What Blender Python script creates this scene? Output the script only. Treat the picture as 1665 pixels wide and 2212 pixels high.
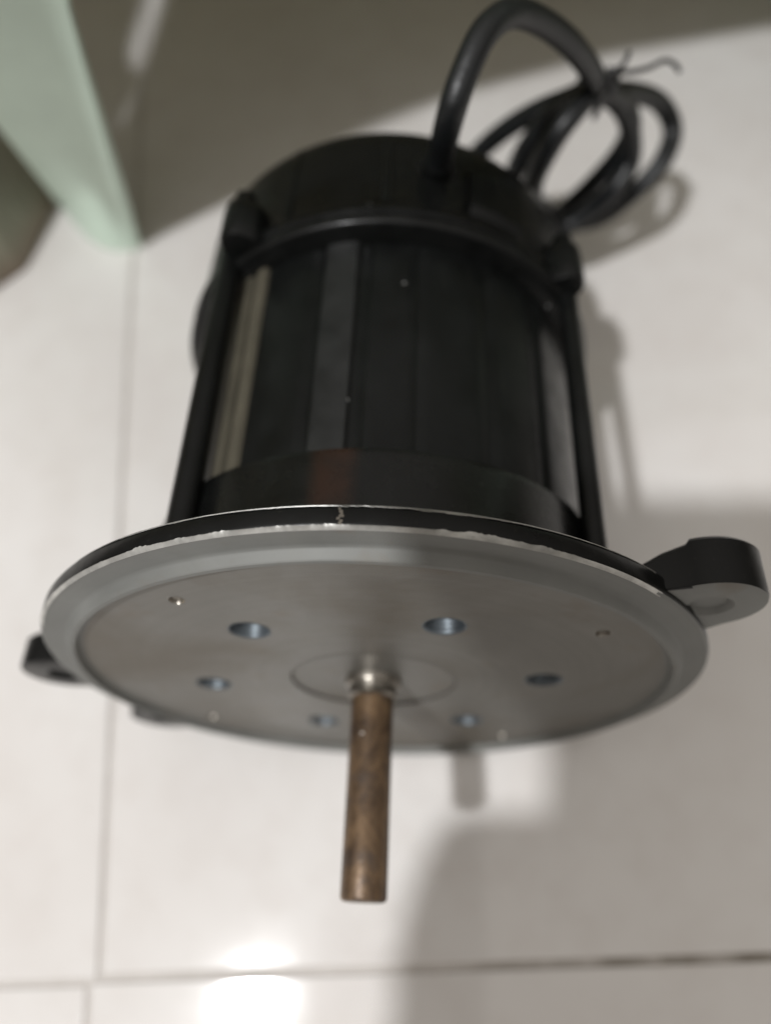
import bpy, bmesh, math, random
from mathutils import Vector, Matrix
from math import sin, cos, pi, radians

random.seed(7)
scene = bpy.context.scene
for o in list(bpy.data.objects):
    bpy.data.objects.remove(o)

# ---------------------------------------------------------------- camera
U = 0.09                                   # flange radius in metres; motor shapes are written in flange radii
F_PX, W_PX, H_PX = 1672.5, 1665.0, 2212.0  # focal length measured on the photograph
CAM_AXES = Matrix(((0.9958, -0.0097, -0.0907), (0.0234, -0.9340, 0.3566), (-0.0881, -0.3572, -0.9299)))
CAM = Vector((0.0240, -0.0262, 0.3117))
LAMP = Vector((-0.3860, -0.3860, 1.4343))

cam_data = bpy.data.cameras.new("camera")
cam = bpy.data.objects.new("camera", cam_data)
scene.collection.objects.link(cam)
ax = [Vector(CAM_AXES.col[i]).normalized() for i in range(3)]
zc = ax[2]; xc = (ax[0] - ax[0].dot(zc) * zc).normalized(); yc = zc.cross(xc)
rot = Matrix((xc, -yc, -zc)).transposed()
cam.matrix_world = Matrix.Translation(CAM) @ rot.to_4x4()
cam_data.sensor_fit = 'VERTICAL'
cam_data.sensor_height = 24.0
cam_data.sensor_width = 18.0
cam_data.lens = 24.0 * F_PX / H_PX
cam_data.clip_start = 0.02
cam_data.clip_end = 50.0
cam_data.dof.use_dof = True
cam_data.dof.focus_distance = 0.156
cam_data.dof.aperture_fstop = 3.2
scene.camera = cam
scene.render.resolution_x = 770
scene.render.resolution_y = 1024

# ---------------------------------------------------------------- room light
world = bpy.data.worlds.new("World")
scene.world = world
world.use_nodes = True
# a dim room: pale ceiling overhead, darker walls around
wn = world.node_tree
bg = wn.nodes["Background"]
wc = wn.nodes.new("ShaderNodeTexCoord"); wsep = wn.nodes.new("ShaderNodeSeparateXYZ"); wr = wn.nodes.new("ShaderNodeValToRGB")
wn.links.new(wc.outputs["Generated"], wsep.inputs[0]); wn.links.new(wsep.outputs["Z"], wr.inputs[0]); wn.links.new(wr.outputs[0], bg.inputs[0])
wr.color_ramp.elements[0].position = 0.05; wr.color_ramp.elements[0].color = (.075, .062, .045, 1)
wr.color_ramp.elements[1].position = 0.95; wr.color_ramp.elements[1].color = (.95, .895, .835, 1)
bg.inputs[1].default_value = 0.77

ld = bpy.data.lights.new("ceiling_bulb", 'POINT')
ld.energy = 67.0
ld.color = (0.985, 0.99, 1.0)
ld.shadow_soft_size = 0.032
lamp = bpy.data.objects.new("ceiling_bulb", ld)
lamp.location = LAMP
scene.collection.objects.link(lamp)

scene.view_settings.view_transform = 'Standard'
scene.view_settings.look = 'None'
scene.view_settings.exposure = 0.0
scene.view_settings.gamma = 1.0
scene.view_settings.use_curve_mapping = False


# ---------------------------------------------------------------- helpers
def ray(x, y):
    d = Vector(((x - W_PX / 2) / F_PX, (y - H_PX / 2) / F_PX, 1.0))
    return (xc * d.x + yc * d.y + zc * d.z).normalized()


def at(x, y, h=0.0):
    """the place in the room, at height h, that is seen at this spot of the photograph"""
    d = ray(x, y)
    return CAM + d * ((h - CAM.z) / d.z)


def link(name, me, mats, parent=None, matrix=None, smooth=35):
    for m in (mats if isinstance(mats, (list, tuple)) else [mats]):
        me.materials.append(m)
    o = bpy.data.objects.new(name, me)
    scene.collection.objects.link(o)
    if parent is not None:
        o.parent = parent
    if matrix is not None:
        o.matrix_local = matrix
    if smooth:
        me.shade_smooth()
        me.set_sharp_from_angle(angle=radians(smooth))
    return o


def mesh_of(bm, name="mesh", recalc=True):
    if recalc:
        bmesh.ops.recalc_face_normals(bm, faces=bm.faces[:])
    me = bpy.data.meshes.new(name)
    bm.to_mesh(me)
    bm.free()
    return me


def tag(o, label, cat=None, group=None, kind=None):
    if label: o["label"] = label
    if cat: o["category"] = cat
    if group: o["group"] = group
    if kind: o["kind"] = kind
    return o


def empty(name, loc=(0, 0, 0)):
    o = bpy.data.objects.new(name, None)
    o.location = loc
    scene.collection.objects.link(o)
    o.empty_display_size = 0.02
    return o


def lathe(bm, prof, seg=128, cx=0.0, cy=0.0, mats=None, closed=False, scale=U):
    """spin a list of (radius, height) about the z axis"""
    rings = []
    for r, s in prof:
        if r < 1e-6:
            rings.append([bm.verts.new((cx * scale, cy * scale, s * scale))])
        else:
            rings.append([bm.verts.new(((cx + r * cos(2 * pi * i / seg)) * scale, (cy + r * sin(2 * pi * i / seg)) * scale, s * scale)) for i in range(seg)])
    n = len(rings)
    for k in range(n if closed else n - 1):
        A, B = rings[k], rings[(k + 1) % n]
        for i in range(seg):
            j = (i + 1) % seg
            a = [A[0]] if len(A) == 1 else [A[i], A[j]]
            b = [B[0]] if len(B) == 1 else [B[j], B[i]]
            if len(a) + len(b) < 3: continue
            f = bm.faces.new(a + b)
            if mats: f.material_index = mats[k]
    return rings


def tube(pts, rad, seg=14, sub=8, ends=True):
    """smooth round tube through the points (Catmull-Rom)"""
    P = [Vector(p) for p in pts]
    path = []
    Q = [P[0] * 2 - P[1]] + P + [P[-1] * 2 - P[-2]]
    for i in range(1, len(Q) - 2):
        for k in range(sub):
            t = k / sub
            a, b, c, d = Q[i - 1], Q[i], Q[i + 1], Q[i + 2]
            path.append(0.5 * ((2 * b) + (c - a) * t + (2 * a - 5 * b + 4 * c - d) * t * t + (3 * b - a - 3 * c + d) * t ** 3))
    path.append(P[-1])
    bm = bmesh.new()
    rings = []
    nrm = None
    for i, p in enumerate(path):
        tn = (path[min(i + 1, len(path) - 1)] - path[max(i - 1, 0)]).normalized()
        if nrm is None:
            nrm = tn.orthogonal().normalized()
        nrm = (nrm - tn * nrm.dot(tn)).normalized()
        bn = tn.cross(nrm)
        r = rad(i / (len(path) - 1)) if callable(rad) else rad
        rings.append([bm.verts.new(p + (nrm * cos(2 * pi * k / seg) + bn * sin(2 * pi * k / seg)) * r) for k in range(seg)])
    for A, B in zip(rings, rings[1:]):
        for k in range(seg):
            bm.faces.new((A[k], A[(k + 1) % seg], B[(k + 1) % seg], B[k]))
    if ends:
        bm.faces.new(rings[0]); bm.faces.new(rings[-1])
    return mesh_of(bm)


def shell(rows, thick, name="shell"):
    """a sheet through rows of points, given real thickness"""
    bm = bmesh.new()
    V = [[bm.verts.new(p) for p in r] for r in rows]
    for A, B in zip(V, V[1:]):
        for i in range(len(A) - 1):
            bm.faces.new((A[i], A[i + 1], B[i + 1], B[i]))
    bmesh.ops.recalc_face_normals(bm, faces=bm.faces[:])
    bmesh.ops.solidify(bm, geom=bm.faces[:], thickness=thick)
    return mesh_of(bm, name)


def prism(outline, z0, z1, bevel=0.0, seg=2):
    bm = bmesh.new()
    a = [bm.verts.new((p[0], p[1], z0)) for p in outline]
    b = [bm.verts.new((p[0], p[1], z1)) for p in outline]
    bm.faces.new(a[::-1]); bm.faces.new(b)
    n = len(a)
    for i in range(n):
        bm.faces.new((a[i], a[(i + 1) % n], b[(i + 1) % n], b[i]))
    bmesh.ops.recalc_face_normals(bm, faces=bm.faces[:])
    if bevel:
        bmesh.ops.bevel(bm, geom=bm.edges[:], offset=bevel, segments=seg, affect='EDGES', profile=0.6)
    return bm


# ---------------------------------------------------------------- materials
def mat(name):
    m = bpy.data.materials.new(name)
    m.use_nodes = True
    nt = m.node_tree
    return m, nt, nt.nodes["Principled BSDF"]


def N(nt, kind, **kw):
    n = nt.nodes.new(kind)
    for k, v in kw.items():
        if k.startswith("in_"):
            key = k[3:]
            n.inputs[int(key) if key.isdigit() else key.replace("_", " ")].default_value = v
        else:
            setattr(n, k, v)
    return n


def ramp(nt, fac, stops):
    r = nt.nodes.new("ShaderNodeValToRGB")
    e = r.color_ramp.elements
    while len(e) < len(stops): e.new(0.5)
    for el, (p, c) in zip(e, stops):
        el.position = p
        el.color = (c, c, c, 1) if not isinstance(c, (tuple, list)) else (*c, 1)
    nt.links.new(fac, r.inputs[0])
    return r.outputs[0]


def noise(nt, scale, detail=4.0, rough=0.55, vec=None, dist=0.0):
    n = N(nt, "ShaderNodeTexNoise", in_Scale=scale, in_Detail=detail, in_Roughness=rough, in_Distortion=dist)
    if vec is None:
        vec = coords(nt)
    nt.links.new(vec, n.inputs["Vector"])
    return n.outputs["Fac"]


def coords(nt, kind="Object", scale=None, rot=None):
    c = nt.nodes.new("ShaderNodeTexCoord")
    out = c.outputs[kind]
    if scale or rot:
        mp = nt.nodes.new("ShaderNodeMapping")
        if scale: mp.inputs["Scale"].default_value = scale
        if rot: mp.inputs["Rotation"].default_value = rot
        nt.links.new(out, mp.inputs["Vector"])
        out = mp.outputs[0]
    return out


def mixc(nt, fac, a, b):
    m = nt.nodes.new("ShaderNodeMix"); m.data_type = 'RGBA'
    for sock, v in ((m.inputs[6], a), (m.inputs[7], b)):
        if isinstance(v, tuple): sock.default_value = (*v, 1)
        else: nt.links.new(v, sock)
    if isinstance(fac, float): m.inputs[0].default_value = fac
    else: nt.links.new(fac, m.inputs[0])
    return m.outputs[2]


def bump(nt, bsdf, h, strength, dist=0.001):
    b = N(nt, "ShaderNodeBump", in_Strength=strength, in_Distance=dist)
    nt.links.new(h, b.inputs["Height"])
    nt.links.new(b.outputs[0], bsdf.inputs["Normal"])


def setp(b, **kw):
    for k, v in kw.items():
        b.inputs[k.replace("_", " ")].default_value = v


def m_tile():
    m, nt, b = mat("glazed_tile")
    v = coords(nt)
    big = noise(nt, 9, 3, .5, v)
    mid = noise(nt, 55, 5, .6, v)
    col = mixc(nt, ramp(nt, big, [(.35, 0), (.65, 1)]), (.700, .672, .648), (.760, .740, .720))
    col = mixc(nt, ramp(nt, mid, [(.45, 0), (.75, .45)]), col, (.645, .605, .575))
    # sparse grey specks of dirt
    sp = noise(nt, 330, 2, .5, v)
    col = mixc(nt, ramp(nt, sp, [(.73, 0), (.77, .35)]), col, (.30, .27, .24))
    nt.links.new(col, b.inputs["Base Color"])
    r = ramp(nt, noise(nt, 30, 4, .6, v), [(.3, .065), (.75, .095)])
    nt.links.new(r, b.inputs["Roughness"])
    bump(nt, b, noise(nt, 26, 2, .5, v), .05, .002)
    setp(b, IOR=1.5, Coat_Weight=.3, Coat_Roughness=.025)
    return m


def m_grout():
    m, nt, b = mat("grout")
    v = coords(nt)
    # dirt has settled in the joint away from the left-hand tiles
    sx = N(nt, "ShaderNodeSeparateXYZ"); nt.links.new(v, sx.inputs[0])
    far = ramp(nt, sx.outputs["X"], [(-.06, 0), (.11, 1)])
    spots = ramp(nt, noise(nt, 42, 6, .65, v), [(.36, 0), (.60, 1)])
    mu = N(nt, "ShaderNodeMath", operation='MULTIPLY'); nt.links.new(far, mu.inputs[0]); nt.links.new(spots, mu.inputs[1])
    col = mixc(nt, ramp(nt, noise(nt, 60, 4, .6, v), [(.3, 0), (.7, 1)]), (.50, .47, .44), (.60, .57, .54))
    col = mixc(nt, mu.outputs[0], col, (.19, .165, .13))
    nt.links.new(col, b.inputs["Base Color"])
    setp(b, Roughness=.8)
    bump(nt, b, noise(nt, 400, 4, .6, v), .4, .001)
    return m


def m_black(name="black_paint", base=(.0030, .0032, .0031), rough=.34, coat=.12, brown=False):
    m, nt, b = mat(name)
    v = coords(nt)
    col = mixc(nt, ramp(nt, noise(nt, 60, 5, .6, v), [(.35, 0), (.7, 1)]), base, tuple(c * 2.1 for c in base))
    # fine dust and a few chips through to the metal
    col = mixc(nt, ramp(nt, noise(nt, 900, 3, .6, v), [(.64, 0), (.82, .12)]), col, (.12, .11, .10))
    chips = ramp(nt, noise(nt, 240, 2, .4, v), [(.785, 0), (.80, .8)])
    col = mixc(nt, chips, col, (.42, .42, .41))
    if brown:       # soft-edged red-brown band along one side
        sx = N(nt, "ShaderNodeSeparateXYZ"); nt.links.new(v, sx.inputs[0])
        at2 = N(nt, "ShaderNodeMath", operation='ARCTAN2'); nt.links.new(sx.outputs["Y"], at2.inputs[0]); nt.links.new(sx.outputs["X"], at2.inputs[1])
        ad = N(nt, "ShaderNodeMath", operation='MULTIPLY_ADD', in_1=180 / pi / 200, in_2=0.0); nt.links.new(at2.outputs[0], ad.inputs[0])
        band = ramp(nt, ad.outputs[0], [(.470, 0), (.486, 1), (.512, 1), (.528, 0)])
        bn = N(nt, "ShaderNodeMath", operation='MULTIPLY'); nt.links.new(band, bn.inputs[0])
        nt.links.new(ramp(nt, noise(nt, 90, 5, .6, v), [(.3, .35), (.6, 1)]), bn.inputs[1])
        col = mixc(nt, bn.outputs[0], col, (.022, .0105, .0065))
    nt.links.new(col, b.inputs["Base Color"])
    rr = ramp(nt, noise(nt, 120, 4, .6, v), [(.3, rough - .07), (.75, rough + .14)])
    nt.links.new(rr, b.inputs["Roughness"])
    bump(nt, b, noise(nt, 420, 4, .6, v), .10, .0006)
    setp(b, Coat_Weight=coat, Coat_Roughness=.16, Specular_IOR_Level=.17)
    return m


def m_alu(name, c1, c2, rough, metal=.85, rings=True, bands=.12, brown=.0):
    m, nt, b = mat(name)
    v = coords(nt)
    f = noise(nt, 34, 6, .62, v, .4)
    col = mixc(nt, ramp(nt, f, [(.33, 0), (.68, 1)]), c1, c2)
    stain = ramp(nt, noise(nt, 75, 3, .5, v), [(.6, 0), (.75, .5)])
    col = mixc(nt, stain, col, (.16, .125, .09))
    # turned rings leave slightly lighter and darker bands
    L0 = N(nt, "ShaderNodeVectorMath", operation='LENGTH'); nt.links.new(coords(nt, "Object", (1, 1, 0)), L0.inputs[0])
    w0 = N(nt, "ShaderNodeTexNoise", noise_dimensions='1D', in_Scale=420.0, in_Detail=5.0)
    nt.links.new(L0.outputs["Value"], w0.inputs["W"])
    col = mixc(nt, ramp(nt, w0.outputs["Fac"], [(.35, 0), (.7, bands)]), col, tuple(c * .62 for c in c1))
    # broad brown oil stains
    if brown:
        br = ramp(nt, noise(nt, 11, 5, .6, coords(nt), .8), [(.46, 0), (.62, brown)])
        col = mixc(nt, br, col, (.108, .088, .060))
    # dull scuffs and oil marks
    sc = ramp(nt, noise(nt, 26, 7, .7, coords(nt, "Object", (1, .45, 1), (0, 0, .7)), 1.2), [(.54, 0), (.70, .45)])
    col = mixc(nt, sc, col, (.20, .20, .18))
    nt.links.new(col, b.inputs["Base Color"])
    rr = ramp(nt, f, [(.3, rough - .06), (.7, rough + .1)])
    nt.links.new(rr, b.inputs["Roughness"])
    b.inputs["Metallic"].default_value = metal
    if rings:
        # lathe-turned rings about the motor's axis
        L = N(nt, "ShaderNodeVectorMath", operation='LENGTH')
        mp = coords(nt, "Object", (1, 1, 0))
        nt.links.new(mp, L.inputs[0])
        w = N(nt, "ShaderNodeTexNoise", noise_dimensions='1D', in_Scale=2600.0, in_Detail=2.0)
        nt.links.new(L.outputs["Value"], w.inputs["W"])
        bump(nt, b, w.outputs["Fac"], .12, .0004)
    else:
        bump(nt, b, noise(nt, 700, 3, .6, v), .12, .0004)
    return m


def m_rust():
    m, nt, b = mat("rusty_steel")
    v = coords(nt, "Object", (1, 1, .6))
    f = noise(nt, 130, 7, .68, v, .5)
    col = mixc(nt, ramp(nt, f, [(.35, 0), (.66, 1)]), (.050, .030, .018), (.205, .130, .070))
    g = ramp(nt, noise(nt, 120, 4, .6, coords(nt)), [(.50, 0), (.66, .6)])
    col = mixc(nt, g, col, (.050, .042, .040))
    chip = ramp(nt, noise(nt, 300, 2, .4, coords(nt)), [(.74, 0), (.76, 1)])
    col = mixc(nt, chip, col, (.55, .50, .45))
    nt.links.new(col, b.inputs["Base Color"])
    setp(b, Metallic=.35, Roughness=.40)
    bump(nt, b, noise(nt, 700, 5, .6, coords(nt)), .25, .0005)
    return m


def m_plain(name, c, rough, metal=0.0, var=.25, scale=60, coat=0.0, bumpy=.1, trans=0.0):
    m, nt, b = mat(name)
    v = coords(nt)
    lo = tuple(x * (1 - var) for x in c); hi = tuple(min(1, x * (1 + var)) for x in c)
    nt.links.new(mixc(nt, ramp(nt, noise(nt, scale, 5, .6, v), [(.3, 0), (.7, 1)]), lo, hi), b.inputs["Base Color"])
    setp(b, Roughness=rough, Metallic=metal, Coat_Weight=coat, Coat_Roughness=.2)
    bump(nt, b, noise(nt, scale * 8, 3, .6, v), bumpy, .0006)
    return m


def m_wood():
    m, nt, b = mat("olive_wood")
    v = coords(nt, "Object", (1, 1, .15))
    col = mixc(nt, ramp(nt, noise(nt, 110, 6, .6, v, .6), [(.35, 0), (.7, 1)]), (.21, .205, .15), (.34, .335, .255))
    sep = N(nt, "ShaderNodeSeparateXYZ"); nt.links.new(coords(nt), sep.inputs[0])
    low_brown = ramp(nt, sep.outputs["Z"], [(.0, 1), (.022, 0)])  # browner towards the bottom
    col = mixc(nt, low_brown, col, (.21, .15, .105))
    nt.links.new(col, b.inputs["Base Color"])
    setp(b, Roughness=.6)
    bump(nt, b, noise(nt, 300, 4, .6, v), .25, .0006)
    return m


TILE = m_tile(); GROUT = m_grout()
BLACK = m_black()
BODY = m_black("black_enamel_sheet", (.0032, .0036, .0035), .36, .08)
RING = m_alu("bare_aluminium_ring", (.170, .173, .163), (.225, .228, .216), .60, .25, True, .05)
FACE = m_alu("stained_aluminium_face", (.150, .145, .130), (.220, .214, .196), .45, .5, True, .13, .6)
BARE = m_plain('rubbed_bare_metal', (.47, .465, .44), .42, .55, .35, 160)
RUST = m_rust()
STEEL = m_plain("oily_steel", (.25, .23, .20), .30, .95, .2, 120)
SEAM = m_black('lighter_black_paint', (.0125, .013, .0128), .36, .12)  # slightly lighter black than the shell
KHAKI = m_plain('dull_khaki', (.078, .071, .052), .5, 0, .25, 70)
BARREL = m_black('black_paint_brown_band', brown=True, rough=.24, coat=.3)
DARK_STEP = m_plain('dark_step', (.07, .064, .055), .7, 0, .3, 90)  # darker tone for the step wall round the hub
BORE = m_plain("blued_bore_steel", (.13, .15, .165), .46, .7, .25, 200)
CABLE = m_plain("black_cable_rubber", (.0050, .0060, .0068), .42, 0, .4, 90, .0, .3)
WIRE = m_plain("black_tie_wire", (.02, .02, .021), .4, 0, .2, 90)
MINT = m_plain("mint_green_plastic", (.66, .80, .68), .42, 0, .05, 40, .15, .04)
TAN = m_plain("tan_plastic", (.56, .54, .39), .5, 0, .08, 40)  # tan chosen to warm the bounced light in the stool's shadow
WOOD = m_wood()
PHONE = m_plain("phone_plastic", (.03, .03, .034), .3, 0, .1, 60)
GLASS = m_plain("dark_glass", (.01, .01, .012), .08, 0, .1, 60)
SKIN = m_plain("skin", (.38, .22, .15), .5, 0, .1, 90)

# ---------------------------------------------------------------- the tiled floor
bed = prism([(-1.2, -1.0), (1.2, -1.0), (1.2, 1.4), (-1.2, 1.4)], -0.03, -0.0011)
floor_o = tag(link("floor", mesh_of(bed), GROUT, smooth=0), None, kind="structure")
O0 = Vector((-0.1061, -0.0862)); E1 = Vector((1, .0664)).normalized(); E2 = Vector((-.1033, 1)).normalized()
TS = 0.60
for i in range(-2, 3):
    for j in range(-2, 3):
        off = Vector((0, 0))
        if j < 0: off += E1 * -0.0040
        if i < 0: off += E2 * -0.0013
        g = 0.0011
        o = O0 + E1 * TS * i + E2 * TS * j + off
        pl = [o + E1 * g + E2 * g, o + E1 * (TS - g) + E2 * g, o + E1 * (TS - g) + E2 * (TS - g), o + E1 * g + E2 * (TS - g)]
        if i == 0 and j == -1:      # the joint under the middle tile is a little wider
            pl[2] = pl[2] - E2 * .0006; pl[3] = pl[3] - E2 * .0006
        bm = prism(pl, -0.008, 0.0, .0009, 3)
        link("tile", mesh_of(bm), TILE, floor_o, Matrix.Identity(4), 0)

# ---------------------------------------------------------------- the motor
motor = tag(empty("electric_motor"), "black electric motor lying on its side with round aluminium flange and rusty shaft", "motor")
am = Vector((0, -0.9877, 0.1564)).normalized()
um = Vector((0.9945, -0.0164, -0.1032)); um = (um - am * um.dot(am)).normalized()
vm = am.cross(um)
MM = Matrix.Translation((0, 0.0082, 0.0885)) @ Matrix((um, vm, am)).transposed().to_4x4()


def part(name, me, mats, parent=motor, smooth=35, matrix=MM):
    if parent is motor:
        return link(name, me, mats, motor, matrix, smooth)
    return link(name, me, mats, parent, Matrix.Identity(4), smooth)


def pol(r, deg):
    return r * cos(radians(deg)), r * sin(radians(deg))


# flange: black back and rim, bare metal front with a raised register
bm = bmesh.new()
lathe(bm, [(.70, -.055), (.965, -.062), (.985, -.061), (.996, -.054), (1.0, -.046), (1.0, -.014), (.997, -.006), (.990, 0), (.936, 0.001),
           (.926, .004), (.921, .010), (.916, .028), (.911, .033), (.900, .034), (.895, .030), (.892, .011), (.80, .004), (.70, -.02)], 192,
      mats=[0, 0, 0, 0, 0, 0, 1, 1, 1, 1, 1, 1, 1, 1, 1, 1, 1], closed=False)
part("flange", mesh_of(bm), [BLACK, RING])
# edges of the rim where the paint is rubbed through to bare metal
def jagged(a0, a1, lo, mid, r_top, s_top, grow, keep):
    bm = bmesh.new()
    prev = None; w = .3; run = 0; on = True
    a_ = a0
    while a_ < a1:
        w = min(1.0, max(.0, w + random.uniform(-.20, .20)))
        if run <= 0:
            on = random.random() < keep; run = random.randint(4, 40)
        run -= 1
        fade = min(1, (a_ - a0) / 45, (a1 - a_) / 45)
        sink = .0035 * (1 - min(1, (a_ - a0) / 16, (a1 - a_) / 16)) ** 2
        row = [bm.verts.new((*(Vector(pol(r_ - sink, a_)) * U), s_ * U)) for r_, s_ in (lo, mid, (r_top, s_top + grow * w * w * fade))]
        if prev and on:
            for k in range(2): bm.faces.new((prev[k], prev[k + 1], row[k + 1], row[k]))
        prev = row
        a_ += random.uniform(.10, .34)
    for v_ in [v_ for v_ in bm.verts if not v_.link_faces]: bm.verts.remove(v_)
    bmesh.ops.recalc_face_normals(bm, faces=bm.faces[:])
    bmesh.ops.solidify(bm, geom=bm.faces[:], thickness=.00012)
    return mesh_of(bm)


part("worn_edge", jagged(47, 160, (.9915, .0012), (.9982, -.0045), 1.0010, -.0058, -.0095, 1.0), BARE, smooth=30)
part("worn_edge", jagged(48, 138, (.9915, -.0602), (.9975, -.0552), 1.0008, -.0535, .006, 1.0), BARE, smooth=30)
# one scratch across the rim
bm = bmesh.new()
for k in range(7):
    a0 = 94.6 + random.uniform(-.25, .25); w = .18 + random.uniform(0, .22)
    s0 = -.048 + k * .0058
    q = [pol(1.0016, a0 - w), pol(1.0016, a0 + w)]
    q2 = [pol(1.0016, a0 - w + random.uniform(-.1, .1)), pol(1.0016, a0 + w + random.uniform(-.1, .1))]
    vs = [bm.verts.new((x * U, y * U, s * U)) for (x, y), s in ((q[0], s0), (q[1], s0), (q2[1], s0 + .0058), (q2[0], s0 + .0058))]
    bm.faces.new(vs)
bmesh.ops.remove_doubles(bm, verts=bm.verts[:], dist=1e-6)
bmesh.ops.solidify(bm, geom=bm.faces[:], thickness=.0002)
part("rim_scratch", mesh_of(bm), STEEL, smooth=0)

# front face with six tapped holes and four screw holes
SF = .010
HOLES = [(pol(.531, 9.9 + 60 * k), .057) for k in range(6)]
DOTS = [(pol(.778, 39.8 + 90 * k), .021) for k in range(4)]
bm = bmesh.new()


def loop(cx, cy, r, n, z=SF):
    vs = [bm.verts.new(((cx + r * cos(2 * pi * i / n)) * U, (cy + r * sin(2 * pi * i / n)) * U, z * U)) for i in range(n)]
    es = [bm.edges.new((vs[i], vs[(i + 1) % n])) for i in range(n)]
    return vs, es


edges = loop(0, 0, .8935, 160)[1] + loop(0, 0, .262, 96)[1]
for (c, r) in HOLES: edges += loop(c[0], c[1], r, 32)[1]
for (c, r) in DOTS: edges += loop(c[0], c[1], r, 16)[1]
bmesh.ops.triangle_fill(bm, use_beauty=True, use_dissolve=False, edges=edges)
for f in bm.faces:
    if f.normal.z < 0: f.normal_flip()
me = mesh_of(bm, recalc=False)
face = part("front_face", me, FACE, smooth=0)
for (c, r) in HOLES:
    bm = bmesh.new()
    lathe(bm, [(r + .010, SF - .004), (r + .0015, SF + .0012), (r - .003, SF - .002), (r - .006, SF - .012), (r - .004, SF - .016), (r - .008, SF - .024), (r - .005, SF - .028),
               (r - .009, SF - .036), (r - .005, SF - .04), (r - .009, SF - .05), (r - .009, SF - .13), (.012, SF - .14), (0, SF - .14)], 32, c[0], c[1])
    part("tapped_hole", mesh_of(bm), BORE, face)
for (c, r) in DOTS:
    bm = bmesh.new()
    lathe(bm, [(r + .004, SF - .002), (r, SF + .001), (r - .004, SF - .008), (r - .004, SF - .012), (r * .6, SF - .006), (0, SF - .005)], 16, c[0], c[1])
    part("screw_end", mesh_of(bm), STEEL, face)
bm = bmesh.new()
lathe(bm, [(.2635, SF + .0008), (.262, SF + .001), (.2605, SF - .001), (.2590, SF - .0065), (.256, SF - .007), (.06, SF - .007)], 96, mats=[0, 0, 1, 1, 0])
part("hub", mesh_of(bm), [FACE, DARK_STEP])

# shaft with its shouldered collar
bm = bmesh.new()
lathe(bm, [(.04, -.06), (.089, -.055), (.089, .020), (.086, .026), (.076, .030), (.0745, .034), (.0745, .048), (.0775, .051), (.0775, .058), (.070, .064), (.066, .066)], 48)
part("shaft_collar", mesh_of(bm), STEEL)
bm = bmesh.new()
lathe(bm, [(.050, .060), (.0655, .064), (.0655, .30), (.0658, .50), (.0655, .627), (.062, .634), (.056, .637), (.012, .637), (.008, .631), (0, .629)], 48)
part("shaft", mesh_of(bm), RUST)

# front barrel, stator shell, rear cap
bm = bmesh.new()
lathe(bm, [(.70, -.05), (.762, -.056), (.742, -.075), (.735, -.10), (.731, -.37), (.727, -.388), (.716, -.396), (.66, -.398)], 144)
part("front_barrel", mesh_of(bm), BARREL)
bm = bmesh.new()
rings = []
SEG = 240
for s in (-.38, -.405, -.5, -.8, -1.1, -1.27, -1.30):
    row = []
    for i in range(SEG):
        th = 360 * i / SEG
        r = .685
        for a0, w, d in ((97, 2.2, -.010), (108.5, 1.2, -.006), (83, .9, -.006), (64, 1.2, -.008), (128, 1.2, -.006), (46, 1.2, -.006)):
            if abs(th - a0) < w: r += d
        row.append(bm.verts.new((r * cos(radians(th)) * U, r * sin(radians(th)) * U, s * U)))
    rings.append(row)
for A, B in zip(rings, rings[1:]):
    for i in range(SEG):
        bm.faces.new((A[i], A[(i + 1) % SEG], B[(i + 1) % SEG], B[i]))
part("stator_shell", mesh_of(bm), BODY, smooth=28)
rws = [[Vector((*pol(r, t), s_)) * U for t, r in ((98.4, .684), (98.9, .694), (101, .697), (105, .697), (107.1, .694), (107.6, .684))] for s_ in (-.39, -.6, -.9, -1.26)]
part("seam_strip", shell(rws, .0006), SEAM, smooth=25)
for a0, a1 in ((126.2, 130.2), (131.6, 137.2)):  # pair of raised khaki strips along the shell's left side
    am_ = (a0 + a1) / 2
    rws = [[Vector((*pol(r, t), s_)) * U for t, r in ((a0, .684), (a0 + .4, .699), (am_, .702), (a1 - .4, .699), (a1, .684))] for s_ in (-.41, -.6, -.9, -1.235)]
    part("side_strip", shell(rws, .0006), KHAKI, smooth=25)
bm = bmesh.new()
lathe(bm, [(.66, -1.212), (.752, -1.216), (.762, -1.222), (.767, -1.230), (.767, -1.248), (.757, -1.256), (.756, -1.268), (.768, -1.276), (.768, -1.298), (.762, -1.308),
           (.756, -1.314), (.748, -1.33), (.747, -1.48), (.742, -1.64), (.734, -1.70), (.715, -1.735), (.67, -1.752), (.40, -1.758), (0, -1.76)], 144)
cap = part("rear_cap", mesh_of(bm), BLACK)
# low cooling ribs round the cap
for k in range(14):
    th = 15 + k * 360 / 14
    if any(abs((th - e + 180) % 360 - 180) < 9 for e in (39, 132, 219, 309, 78)): continue
    bm = bmesh.new()
    rows = []
    for s, r0 in ((-1.33, .752), (-1.36, .7535), (-1.60, .7505), (-1.69, .742), (-1.72, .725)):
        rows.append([bm.verts.new((*(Vector(pol(rr, th + dd)) * U), s * U)) for dd, rr in ((-1.6, r0 - .02), (-.9, r0), (.9, r0), (1.6, r0 - .02))])
    for A, B in zip(rows, rows[1:]):
        for i in range(3): bm.faces.new((A[i], A[i + 1], B[i + 1], B[i]))
    part("rib", mesh_of(bm), BLACK, cap)
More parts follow.
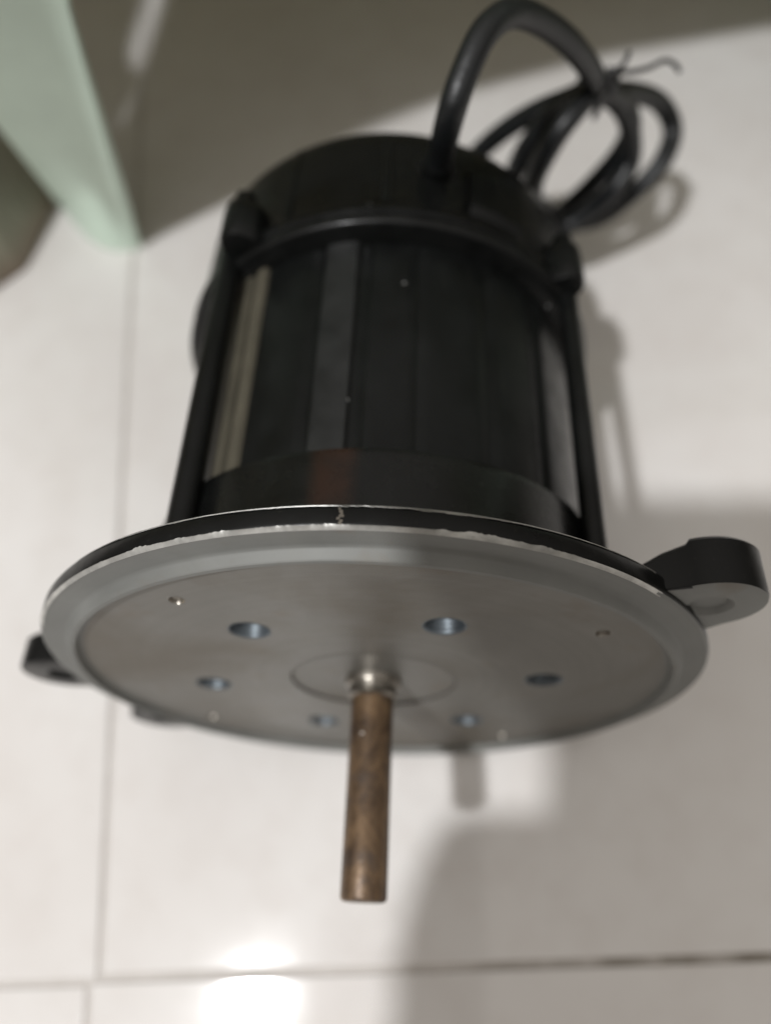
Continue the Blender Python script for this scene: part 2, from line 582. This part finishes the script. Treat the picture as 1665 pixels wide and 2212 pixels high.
# bolt ears on the cap, tie rods and their feet
RODS = [(36.5, .765, 40, .785, .062, .034), (135.5, .762, 129, .805, .062, .041), (219, .765, 219, .77, .07, .036), (309, .765, 309, .77, .07, .036)]
for th, r, te, re_, rad, rrod in RODS:
    cx, cy = pol(re_, te); ix, iy = pol(.66, te)
    bm = bmesh.new()
    sec = []
    n = 28
    for s, k in ((-1.235, .86), (-1.25, 1.0), (-1.36, 1.0), (-1.40, .93), (-1.42, .75), (-1.425, .5)):
        row = []
        for i in range(n):
            t = 2 * pi * i / n
            d = Vector((cos(t), sin(t)))
            out = Vector(pol(1, te))
            p = Vector((cx, cy)) + d * rad * k
            if d.dot(out) < 0:      # run the ear back into the cap
                side = d - out * d.dot(out)
                p = Vector((cx, cy)) + side * rad * k * 1.15 + out * d.dot(out) * .14
            row.append(bm.verts.new((p.x * U, p.y * U, s * U)))
        sec.append(row)
    for A, B in zip(sec, sec[1:]):
        for i in range(n): bm.faces.new((A[i], A[(i + 1) % n], B[(i + 1) % n], B[i]))
    bm.faces.new(sec[0]); bm.faces.new(sec[-1])
    ear = part("bolt_ear", mesh_of(bm), BLACK, cap)
    bm = bmesh.new()
    rx, ry = pol(r, th)
    lathe(bm, [(0, -1.30), (rrod, -1.30), (rrod, -.12), (.0, -.12)], 24, rx, ry)
    rod = part("tie_rod", mesh_of(bm), BLACK)
    bm = bmesh.new()
    lathe(bm, [(.0, -.19), (.046, -.188), (.056, -.178), (.064, -.10), (.085, -.062), (.10, -.052)], 28, rx, ry)
    part("rod_foot", mesh_of(bm), BLACK)
    bm = bmesh.new()
    lathe(bm, [(0, -1.475), (.030, -1.475), (.040, -1.468), (.040, -1.425), (.036, -1.42), (0, -1.42)], 6, cx, cy)
    part("bolt_head", mesh_of(bm), BLACK, cap, smooth=0)

# mounting lugs on the flange
for te, re_, rad, s0, s1 in ((37.5, 1.045, .138, -.018, -.148), (-170, 1.075, .138, -.028, -.135), (-139, 1.105, .135, -.028, -.135)):
    out = Vector(pol(1, te)); c = out * re_
    side = Vector((-out.y, out.x))
    n = 40
    bm = bmesh.new()
    ol = []
    for i in range(n + 1):
        t = -pi / 2 + pi * i / n
        ol.append(c + out * cos(t) * rad + side * sin(t) * rad)
    ol = [out * .90 - side * rad * 1.5] + [out * .985 - side * rad * 1.12] + ol + [out * .985 + side * rad * 1.12] + [out * .90 + side * rad * 1.5]
    hole = [c + out * cos(2 * pi * i / 24) * rad * .42 + side * sin(2 * pi * i / 24) * rad * .42 for i in range(24)]
    rows = []
    for s, k in ((s0 - .010, 0), (s0 - .004, .003), (s0, .010), (s1, .010), (s1 - 0, .010)):
        pass
    def ringv(pts, s, shrink=0.0):
        cc = c
        return [bm.verts.new(((p.x - (p - cc).normalized().x * shrink) * U, (p.y - (p - cc).normalized().y * shrink) * U, s * U)) for p in pts]
    def backv(pts, s, shrink):
        vs = ringv(pts, s, shrink)
        for i_, lim in ((0, -.058), (-1, -.058), (1, -.118), (-2, -.118), (2, -.136), (-3, -.136)):
            vs[i_].co.z = max(vs[i_].co.z, (lim + (s - s1)) * U)
        return vs
    R = [backv(ol, s1, .010), backv(ol, s1 + .010, 0), ringv(ol, s0 - .010, 0), ringv(ol, s0 - .003, .003), ringv(ol, s0, .010)]
    for A, B in zip(R, R[1:]):
        for i in range(len(A)): bm.faces.new((A[i], A[(i + 1) % len(A)], B[(i + 1) % len(A)], B[i]))
    H0 = ringv(hole, s0); H0b = ringv(hole, s0 - .008, .010); H1 = ringv(hole, s0 - .014, .014)
    for A, B in ((H0, H0b), ):
        for i in range(24): bm.faces.new((A[i], B[i], B[(i + 1) % 24], A[(i + 1) % 24]))
    for i in range(24): bm.faces.new((H0b[i], H1[i], H1[(i + 1) % 24], H0b[(i + 1) % 24]))
    bm.faces.new(H1); bm.faces.new(R[0])
    for top, h in ((R[-1], H0), ):
        es = []
        for L_ in (top, h):
            for i in range(len(L_)):
                e = bm.edges.get((L_[i], L_[(i + 1) % len(L_)])) or bm.edges.new((L_[i], L_[(i + 1) % len(L_)]))
                es.append(e)
        bmesh.ops.triangle_fill(bm, use_beauty=True, use_dissolve=False, edges=es)
    bmesh.ops.recalc_face_normals(bm, faces=bm.faces[:])
    for f in bm.faces:
        if f.normal.z > .9 and f.calc_center_median().z > (s0 - .002) * U: f.material_index = 1 if te > 0 else 0
        if te > 0 and (f.calc_center_median().to_2d() - c * U).length < rad * .56 * U: f.material_index = 1
    part("mounting_lug", mesh_of(bm), [BLACK, RING], smooth=30)

# cable gland on the cap
g0 = Vector((*pol(.70, 79), -1.53))
gd = (MM.to_3x3().inverted() @ (at(974, 245, .158) - MM @ (g0 * U))).normalized()
gm = MM @ Matrix.Translation(g0 * U) @ gd.to_track_quat('Z', 'Y').to_matrix().to_4x4()
bm = bmesh.new()
lathe(bm, [(.0, -.05), (.078, -.05), (.078, .045), (.070, .055), (.056, .060), (.050, .09), (.047, .115), (.042, .12), (0, .12)], 28)
part("cable_gland", mesh_of(bm), BLACK, matrix=gm)
# clamp plate beside the gland
bm = bmesh.new()
pl = []
for s in (-1.33, -1.36, -1.52, -1.55):
    pl.append([Vector((*pol(.772 if -1.54 < s < -1.34 else .752, t), s)) * U for t in (56, 58, 62, 66, 69, 71)])
part("clamp_plate", shell(pl, .0014), BLACK, cap, smooth=30)

# ---------------------------------------------------------------- cable
gw = MM @ (g0 * U)
gtip = MM @ ((g0 + gd * .13) * U)
cp = [gw + (gtip - gw) * .6, gtip]
lead = [(974, 245, .156), (1006, 152, .163), (1050, 66, .166), (1108, 28, .162), (1180, 54, .151), (1245, 110, .136), (1284, 178, .116)]
loop1 = [(1240, 208, .104), (1160, 240, .092), (1085, 285, .080), (1022, 345, .066), (1010, 400, .040), (1075, 425, .020), (1160, 440, .018), (1225, 478, .026), (1290, 472, .038),
         (1362, 420, .052), (1424, 358, .061), (1452, 284, .067), (1424, 222, .077), (1362, 200, .092), (1290, 205, .106)]
loop2 = [(1215, 232, .106), (1150, 300, .093), (1112, 370, .076), (1100, 425, .050), (1150, 450, .030), (1195, 462, .034), (1225, 448, .046), (1285, 392, .058), (1338, 330, .070), (1362, 270, .082), (1338, 215, .098), (1285, 200, .110)]
loop3 = [(1225, 260, .110), (1180, 330, .100), (1150, 400, .083), (1160, 450, .060), (1215, 490, .048), (1275, 455, .054), (1330, 405, .064), (1362, 340, .072), (1352, 250, .090), (1300, 195, .104), (1262, 180, .110)]
for P3 in (lead, loop1, loop2, loop3):
    cp += [at(*q) for q in P3]
cable = tag(empty("power_cable", at(1290, 330, 0)), "coiled black power cable rising from the motor's rear cap", "cable")
co = link("cable_sheath", tube(cp, .0039, 16, 8), CABLE, cable, Matrix.Translation(-cable.location))
# wire tie that holds the coil
tp = at(1296, 196, .108)
ring = []
e1 = (at(1310, 160, .108) - at(1280, 235, .104)).normalized(); e2 = (CAM - tp).normalized(); e1 = (e1 - e2 * e1.dot(e2)).normalized()
for k in range(15):
    t = 2 * pi * k / 12 + .6
    ring.append(tp + (e1 * cos(t) * .0085 + e2 * sin(t) * .0095) + (e1.cross(e2)) * (.0012 * k / 4))
ends1 = ring + [at(1318, 160, .121), at(1343, 143, .122), at(1352, 128, .123), at(1359, 112, .124)]
ends2 = [at(1300, 178, .120), at(1330, 158, .119), at(1366, 155, .117), at(1402, 146, .115), at(1434, 131, .114), at(1455, 138, .112), at(1468, 156, .110)]
link("tie_wire", tube(ends1, .00085, 8, 5), WIRE, cable, Matrix.Translation(-cable.location))
link("tie_wire", tube(ends2, .00085, 8, 6), WIRE, cable, Matrix.Translation(-cable.location))

# ---------------------------------------------------------------- mint green plastic stool behind the motor
stool = tag(empty("plastic_stool", at(250, 500, 0)), "pale mint green plastic stool whose tapered leg stands behind the motor", "stool")
SM = Matrix.Translation(-stool.location)
HT = .200


def lerp(a, b, t): return a + (b - a) * t


E0 = at(305, 522); E145 = Vector((-0.1006, 0.2189, 0.1447))
K35 = at(210, 408, .034); K145 = at(38, 10, .1447)
G35 = at(112, 398, .034); G145 = at(-175, 40, .1447)
rows = []
foot = [at(305, 522), at(285, 527), at(258, 530), at(232, 524), at(206, 508), at(182, 484), at(160, 456), at(140, 428)]


def sect(h):
    t = (h - .034) / (.1447 - .034)
    K, G = lerp(K35, K145, t), lerp(G35, G145, t)
    E_ = lerp(E0, E145, h / .1447)
    m1 = lerp(E_, K, .5)
    return [E_, lerp(E_, K, .45), lerp(E_, K, .88), lerp(K, G, .10), lerp(K, G, .32), lerp(K, G, .55), lerp(K, G, .78), G]


s35 = sect(.034)
rows.append(foot)
rows.append([lerp(a, b, .10) + Vector((0, 0, 0)) for a, b in zip(foot, s35)])
rows.append([lerp(a, b, .55) for a, b in zip(foot, s35)])
rows.append([lerp(a, b, .90) for a, b in zip(foot, s35)])
for h in (.038, .06, .09, .12, .1447, .17, HT):
    rows.append(sect(h))
link("leg", shell(rows, .004), MINT, stool, SM, 40)
top = sect(HT)
ET, GT = top[0], top[-1]
apron_low = [E145, Vector((-.090, .2215, .168)), Vector((-.068, .2275, .187)), Vector((-.035, .237, .198)), Vector((.038, .257, .200)), Vector((.116, .2685, .200)), Vector((.20, .278, .200)), Vector((.262, .286, .185)), Vector((.285, .290, .150))]
apron = [[p, Vector((p.x - .002, p.y, .245))] for p in apron_low]
apron = [list(r) for r in zip(*apron)]
link("apron", shell(apron, .004), MINT, stool, SM, 40)
# unseen seat, its outline and slot shaped for the shadow and lit streak
def caster(x, y, h, h0=0.0):
    q = at(x, y, h0)
    return q + (LAMP - q) * ((h - h0) / (LAMP.z - h0))


front = [caster(*q) for q in ((-330, 300, .246, .034), (60, 380, .246, .034), (150, 403, .246, .034), (225, 396, .246, .034), (300, 524, .246), (450, 447, .246), (600, 372, .246), (800, 275, .246), (1000, 190, .246), (1300, 110, .246), (1665, 50, .246))]
front = [Vector((p.x, p.y)) for p in front] + [Vector((.30, .27))]
back = [Vector((.31, .60)), Vector((.28, .63)), Vector((-.40, .63)), Vector((-.43, .60))]
bm = bmesh.new()


def floop(pts, z):
    vs = [bm.verts.new((p[0], p[1], z)) for p in pts]
    return vs, [bm.edges.new((vs[i], vs[(i + 1) % len(vs)])) for i in range(len(vs))]


sa, sb = caster(352, -60, .248), caster(255, 262, .248)
sd = (sb - sa).normalized(); sn = Vector((-sd.y, sd.x, 0)).normalized()
slot = [sa - sn * .0042, lerp(sa, sb, .5) - sn * .0036, sb - sn * .0012, sb + sn * .0012, lerp(sa, sb, .5) + sn * .0036, sa + sn * .0042]
vo, eo = floop(front + back, .246)
vi, ei = floop(slot, .246)
bmesh.ops.triangle_fill(bm, use_beauty=True, use_dissolve=False, edges=eo + ei)
bmesh.ops.recalc_face_normals(bm, faces=bm.faces[:])
bmesh.ops.solidify(bm, geom=bm.faces[:], thickness=.004)
link("seat", mesh_of(bm), TAN, stool, SM, 30)
for pts in ([(.297, .30), (.297, .61)], [(.27, .618), (-.39, .618)], [(-.42, .60), (-.42, .36)]):  # added unseen panels that keep room light off the shadowed floor
    (ax_, ay_), (bx_, by_) = pts
    rws = [[Vector((lerp(ax_, bx_, t), lerp(ay_, by_, t), h)) for t in (0, .25, .5, .75, 1)] for h in (.012, .09, .17, .245)]
    link("shade_panel", shell(rws, .004), TAN, stool, SM, 40)
for cx, cy in ((.285, .29), (.285, .60), (-.405, .60)):
    r2 = []
    sx = 1 if cx > 0 else -1; sy = 1 if cy > .4 else -1
    for h, k in ((0, .030), (.01, .024), (.05, 0.012), (.15, .004), (.246, 0)):
        w = .028 + .03 * h / .246
        x, y = cx + sx * k, cy + sy * k
        r2.append([Vector((x - sx * w, y, h)), Vector((x - sx * .006, y, h)), Vector((x, y - sy * .006, h)), Vector((x, y - sy * w, h))])
    link("leg", shell(r2, .004), MINT, stool, SM, 40)

# ---------------------------------------------------------------- wooden furniture foot at the left edge
fp = [at(60, 584), at(126, 440), at(110, 330), at(-260, 420), at(-330, 690), at(-60, 668)]
wb = empty("furniture_foot", (fp[0].x - .05, fp[0].y + .02, 0))
tag(wb, "olive brown wooden furniture foot at the left edge beside the green stool leg", "furniture foot")
fl = [Vector((p.x, p.y)) - Vector(wb.location[:2]) for p in fp]
bm = prism(fl, 0.0, .16, .004, 3)
link("block", mesh_of(bm), WOOD, wb, Matrix.Identity(4), 40)
bm = prism([p * 1.06 for p in fl], .1605, .172, .003, 2)
link("top_board", mesh_of(bm), WOOD, wb, Matrix.Identity(4), 40)

# ---------------------------------------------------------------- the phone that takes the picture, and the hand that holds it
PMx = Matrix.Translation(CAM) @ Matrix((xc, yc, zc)).transposed().to_4x4()
phone = tag(empty("phone"), "dark phone held above the motor, out of the picture, casting the angular shadow", "phone")
phone.matrix_world = PMx
out = []
x0, x1, y0, y1, rr = -.0592, .0168, -.0184, .142, .009
for (cx, cy, a0) in ((x1 - rr, y1 - rr, 0), (x0 + rr, y1 - rr, 90), (x0 + rr, y0 + rr, 180), (x1 - rr, y0 + rr, 270)):
    for k in range(7):
        t = radians(a0 + 15 * k); out.append((cx + rr * cos(t), cy + rr * sin(t)))
link("case", mesh_of(prism(out, -.0125, -.0045, .0012, 2)), PHONE, phone, Matrix.Identity(4), 40)
link("screen", mesh_of(prism([(p[0] * .96 - .0008, (p[1] - .06) * .97 + .06) for p in out], -.0131, -.01265)), GLASS, phone, Matrix.Identity(4), 40)
bm = bmesh.new(); lathe(bm, [(.009, -.0044), (.009, -.0026), (.0075, -.0022), (.0065, -.0026), (0, -.0030)], 32, scale=1.0)
link("lens", mesh_of(bm), GLASS, phone, Matrix.Identity(4), 40)

hand = bpy.data.meshes.new("hand")
verts, eds, rads = [], [], []


def chain(start, pts):
    prev = start
    for (p, r) in pts:
        verts.append(p); rads.append(r)
        if prev is not None: eds.append((prev, len(verts) - 1))
        prev = len(verts) - 1
    return prev


wrist = chain(None, [((-.086, .120, -.026), .023)])
chain(wrist, [((-.086, .165, -.036), .026), ((-.082, .22, -.050), .031), ((-.074, .30, -.075), .037), ((-.066, .38, -.10), .042)])
kn = chain(wrist, [((-.084, .104, -.018), .018)])
for k, (yy, ln) in enumerate(((.087, .9), (.102, 1.0), (.118, .95), (.134, .8))):
    chain(kn, [((-.0865 - .001 * k, yy, -.010), .0095), ((-.081, yy - .001, .003), .0092), ((-.060, yy - .002, .0065), .0084), ((-.060 + .020 * ln, yy - .003, .0045), .0068)])
chain(wrist, [((-.080, .103, -.032), .012), ((-.064, .088, -.029), .0105), ((-.042, .080, -.0245), .0085)])
hand.from_pydata(verts, eds, [])
ho = bpy.data.objects.new("person", hand)
scene.collection.objects.link(ho)
ho.matrix_world = PMx
tag(ho, "hand and bare forearm holding the phone from the lower left, out of the picture", "person")
hand.materials.append(SKIN)
sk = ho.modifiers.new("skin", 'SKIN')
for i, r in enumerate(rads):
    hand.skin_vertices[0].data[i].radius = (r, r)
hand.skin_vertices[0].data[0].use_root = True
sk.use_smooth_shade = True
ho.modifiers.new("subdivision", 'SUBSURF').render_levels = 2
